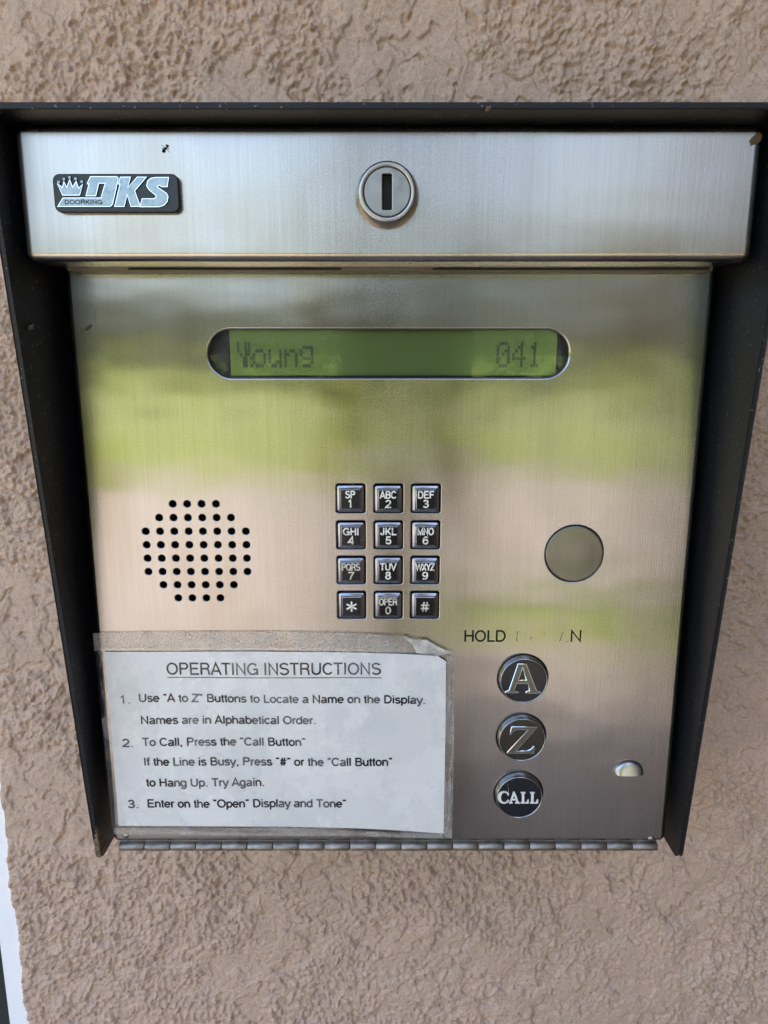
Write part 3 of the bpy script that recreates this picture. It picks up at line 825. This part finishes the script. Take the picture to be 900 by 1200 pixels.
# round push buttons
def px_loop(pts, ox, oy, k, d): return [W(ox + u / k, oy + v / k, d) for u, v in pts]
FD = .0034
A_out = [(243, 195), (300, 195), (362, 358), (386, 365), (386, 381), (291, 381), (291, 366), (313, 360), (303, 322), (240, 322), (226, 358), (252, 366), (252, 378), (164, 378), (164, 366), (188, 358)]
A_in = [(252, 296), (293, 296), (274, 232)]
Z_out = [(205, 580), (364, 580), (364, 592), (240, 728), (300, 728), (326, 716), (336, 700), (350, 700), (346, 748), (176, 748), (176, 738), (300, 604), (240, 604), (216, 616), (206, 634), (190, 632)]
def ell(cx, cy, rx, ry, a0, a1, n=16): return [(cx + rx * math.cos(R(a0 + (a1 - a0) * k / n)), cy - ry * math.sin(R(a0 + (a1 - a0) * k / n))) for k in range(n + 1)]
C_ = ell(161, 1015, 38, 37, 35, 325) + [(184, 1032)] + ell(164, 1015, 24, 28, 312, 48)[::1] + [(188, 998)]
C_ = [(188, 980), (190, 1003), (182, 1003)] + ell(163, 1015, 22, 30, 40, 320) + [(186, 1028), (192, 1034)] + ell(160, 1015, 39, 38, 318, 42)
A2o = [(216, 981), (226, 981), (250, 1044), (258, 1046), (258, 1052), (228, 1052), (228, 1046), (235, 1044), (231, 1032), (210, 1032), (206, 1044), (213, 1046), (213, 1052), (190, 1052), (190, 1046), (196, 1044)]
A2i = [(213, 1025), (229, 1025), (221, 1002)]
L1 = [(262, 983), (292, 983), (292, 989), (284, 991), (284, 1045), (298, 1045), (306, 1028), (312, 1028), (311, 1052), (262, 1052), (262, 1046), (269, 1044), (269, 991), (262, 989)]
L2 = [(u + 57, v) for u, v in L1]
specs = [('A', [[A_out, A_in]], M['btn_face'], M['letter_edge'], 'round black push button with a silver outlined letter A'),
         ('Z', [[Z_out]], M['btn_olive'], M['letter_edge'], 'round push button, olive sheen in its colour, with a raised chrome letter Z'),
         ('CALL', [[C_], [A2o, A2i], [L1], [L2]], M['btn_face'], M['white_letter'], 'round black push button with the white word CALL')]
for (bx, bz, r), (s, shapes, fm, lm, lab) in zip(BT, specs):
    r -= .00025
    mb = MB(); c = lambda q: circ(bx, bz, q, 64)
    mb.stack([(c(r), -.004), (c(r), .0004), (c(r - .0004), .0018), (c(r - .0005), FD), (c(r - .0007), FD + .0003), (c(r - .0010), FD + .0003), (c(r - .0012), FD - .0001)], False)
    b = under(mb.build('push_button', M['btn_side'])); b['label'] = lab
    mb = MB(); mb.stack([(c(r - .0011), FD - .001), (c(r - .0011), FD - .0001), (c(r - .0014), FD)])
    under(mb.build('button_face', fm), b)
    for sh in shapes:
        lps = []
        for lp in sh:
            w_ = px_loop(lp, 560, 740, 5.22, FD + .0004); area = sum(p[0] * q[1] - q[0] * p[1] for p, q in zip(w_, w_[1:] + w_[:1]))
            lps.append(w_ if area > 0 else w_[::-1])
        under(solid('raised_letter', lps, FD - .0002, FD + .0006, lm, None, .00036 if s != 'CALL' else .00004), b)
        if s != 'CALL': under(solid('letter_fill', lps, FD + .0004, FD + .00066, M['letter_dark'], None, 0, .00046), b)

# ------------------------------------------------------------------ instruction card, laminated and taped over the lower part of the plate
card = empty('instruction_card', (W(320, 870)[0], -.001, W(320, 975)[1]))
tag(card, 'white laminated sheet of operating instructions stuck over the lower half of the plate', 'instruction card')
bpy.context.view_layer.update()
def curl(u, v):                                               # the sheet does not lie quite flat
    return .0007 + .0006 * (u ** 3) * max(0, v) + .0003 * math.sin(u * 5 + v * 3) * .5 + .0003
def sheet_px(name, outline, d, m, parent, sub=14):
    """a thin sheet with a pixel-measured outline, filled with a fine grid so it can curl"""
    lo = [W(a, b, d) for a, b in outline]
    xs_ = [p[0] for p in lo]; zs_ = [p[1] for p in lo]; xa, xb, za_, zb2 = min(xs_), max(xs_), min(zs_), max(zs_)
    pts = [Vector(p) for p in lo]; n = len(pts)
    es = [(k, (k + 1) % n) for k in range(n)]
    for i in range(1, sub * 2):
        for j in range(1, sub):
            q = Vector((xa + (xb - xa) * i / sub / 2, za_ + (zb2 - za_) * j / sub))
            if inside(q, lo): pts.append(q)
    ov, oe, of, *_ = delaunay_2d_cdt(pts, es, [], 0, 1e-7)
    v, f = [], []
    for p in ov:
        u = 2 * (p.x - xa) / (xb - xa) - 1; w_ = 2 * (p.y - za_) / (zb2 - za_) - 1
        v.append((p.x, -(d + .0005 * max(0, u) ** 3 * max(0, w_ + .3) + .00022 * math.sin(u * 6 + w_ * 2.5)), p.y))
    for t in of:
        c = sum((ov[k] for k in t), Vector((0, 0))) / len(t)
        if inside(c, lo):
            a, b, c2 = (ov[q] for q in t[:3])
            f.append(tuple(t) if (b - a).cross(c2 - a) > 0 else tuple(t[::-1]))
    nv = len(v)
    v2 = [(x, y + .00014, z) for x, y, z in v]
    f2 = [tuple(k + nv for k in t[::-1]) for t in f]
    o = mk(name, v + v2, f + f2, m, None, True) if m not in (M['film'], M['tape'], M['creased']) else mk(name, v, f, m, None, True)
    return under(o, parent)
pap = [(122, 764), (200, 764), (300, 763.5), (400, 764.5), (470, 766), (513, 768), (522.5, 774.5), (522, 850), (521, 920), (519.8, 977), (470, 973), (420, 970.5), (340, 969), (240, 968), (139, 968), (131, 865)]
paper = sheet_px('paper', pap, .0008, M['paper'], card)
film = [(109, 742), (200, 741), (320, 740.5), (410, 742), (478, 745.5), (500, 750), (531, 764), (532, 775), (532, 880), (530, 983), (470, 981.5), (380, 980), (250, 979.5), (132, 978.5), (121, 860)]
sheet_px('clear_film', film, .00125, M['film'], card)
for pts in ([(109, 742), (200, 741), (320, 740.5), (410, 742), (478, 745.5), (476, 765), (400, 763), (300, 762), (122, 762.5), (110, 763)],
            [(523.5, 768), (531.5, 771), (531.7, 880), (529.6, 982.5), (520.6, 980), (522.8, 850)], [(133, 970), (340, 970.5), (519, 978), (519, 982), (380, 979.6), (134, 978)]):
    sheet_px('tape_strip', pts, .00150, M['tape'], card, 8)
sheet_px('torn_corner', [(470, 744.5), (486, 750), (500, 749.5), (512, 757), (529, 765), (514, 768.5), (500, 767), (488, 765), (484, 756)], .0020, M['creased'], card, 8)
mb = MB(); TD = .0008
def line(s, a, b, y, cap_px=9.4, wt=.098, slope=0):
    xa, z = W(a, y, TD); xb = W(b, y, TD)[0]; capw = W(0, y - cap_px, TD)[1] - z
    k = len(mb.v); text(mb, s, xa, xb, z, capw, TD + .00036, wt)
    for q in range(k, len(mb.v)):
        x, yy, zz = mb.v[q]; mb.v[q] = (x, yy, zz - slope * (x - xa))
line('OPERATING INSTRUCTIONS', 195, 447, 790.8, 14.2, .072)
line('1.', 140, 154, 824); line('Use “A to Z” Buttons to Locate a Name on the Display.', 162.5, 499, 822.3, slope=.007)
line('Names are in Alphabetical Order.', 165, 371, 848.2)
line('2.', 143.5, 157.5, 875); line('To Call, Press the “Call Button”', 167, 358.5, 873.8)
line('If the Line is Busy, Press “#” or the “Call Button”', 168.5, 460, 896.8, slope=.002)
line('to Hang Up. Try Again.', 171.5, 310.5, 921.3)
line('3.', 149.5, 163.5, 947); line('Enter on the “Open” Display and Tone”', 172.5, 406, 946)
strokes_mesh(mb, [[W(196 + 251 * k / 40, 794 + .3 * k / 40, TD) for k in range(41)]], .00022, TD + .0003)
u0 = min(W(a, b, TD)[0] for a, b in pap); u1 = max(W(a, b, TD)[0] for a, b in pap); w0 = min(W(a, b, TD)[1] for a, b in pap); w1 = max(W(a, b, TD)[1] for a, b in pap)
nv_ = []
for x, y, z in mb.v:
    u = 2 * (x - u0) / (u1 - u0) - 1; w_ = 2 * (z - w0) / (w1 - w0) - 1
    nv_.append((x, y + .0003 - .00008 - (.0005 * max(0, u) ** 3 * max(0, w_ + .3) + .00022 * math.sin(u * 6 + w_ * 2.5)), z))
mb.v = nv_
under(mb.build('printed_text', M['ink'], None, False), card)

# ------------------------------------------------------------------ scraps caught on the box
def scrap(name, px, py, d, size, label, cat, m, n=7, seed=1, elong=1.8, off=0.0):
    rr = random.Random(seed); x, z = W(px, py, d); v = []
    me = bmesh.new(); bmesh.ops.create_icosphere(me, subdivisions=2, radius=size)
    for q in me.verts:
        s = 1 + rr.uniform(-.45, .45); q.co = Vector((q.co.x * s * elong, q.co.y * s * .5, q.co.z * s))
        a = rr.uniform(0, 0) + .6; q.co = Vector((q.co.x * math.cos(a) - q.co.z * math.sin(a), q.co.y, q.co.x * math.sin(a) + q.co.z * math.cos(a)))
    mesh = bpy.data.meshes.new(name); me.to_mesh(mesh); me.free()
    o = link(name, mesh, m); o.location = (x, -d - size * .3, z)
    return tag(o, label, cat)
scrap('leaf_scrap', 886, 163, CD, .0013, 'brown scrap of dead leaf stuck on the corner of the top cover', 'debris', M['twig'], seed=4)
o = scrap('leaf_scrap', 24, 384, .028, .0011, 'pale brown crumb clinging to the inside of the black hood cheek', 'debris', M['twig'], seed=9)
o.location.x = hxl + .0006
scrap('leaf_scrap', 572, 127, front_d(hz_t), .0008, 'tiny dry flake on the front edge of the hood top', 'debris', M['twig'], seed=12)
scrap('leaf_scrap', 104, 384, .0, .0006, 'dark brown speck on the plate under the cover', 'debris', M['twig'], seed=15, elong=2.6)
# a small dead ant on the cover
ax, az = W(194, 174, CD)
mb = MB()
def blob(x, z, r, e, d):
    i = len(mb.v); n, m_ = 10, 6
    for a in range(m_ + 1):
        for b in range(n):
            th = math.pi * a / m_; ph = 2 * math.pi * b / n
            p = Vector((r * e * math.cos(th), r * math.sin(th) * math.cos(ph), r * math.sin(th) * math.sin(ph)))
            c_, s_ = math.cos(.9), math.sin(.9)
            mb.v.append((x + p.x * c_ - p.z * s_, -d + p.y, z + p.x * s_ + p.z * c_))
    for a in range(m_):
        for b in range(n): mb.f.append((i + a * n + b, i + a * n + (b + 1) % n, i + (a + 1) * n + (b + 1) % n, i + (a + 1) * n + b))
for t, r, e in ((-.0011, .00045, 1.5), (0, .0003, 1.5), (.0011, .0004, 1.2)): blob(ax + t * math.cos(.9), az + t * math.sin(.9), r, e, CD + .0006)
strokes_mesh(mb, [[(ax, az), (ax + s * .0009, az + t), (ax + s * .0014, az + t * 1.8 - .0003)] for s in (-1, 1) for t in (-.0006, .0001, .0008)], .00007, CD + .0003)
tag(mb.build('ant', M['ink']), 'tiny dead ant on the top cover above the badge', 'insect')
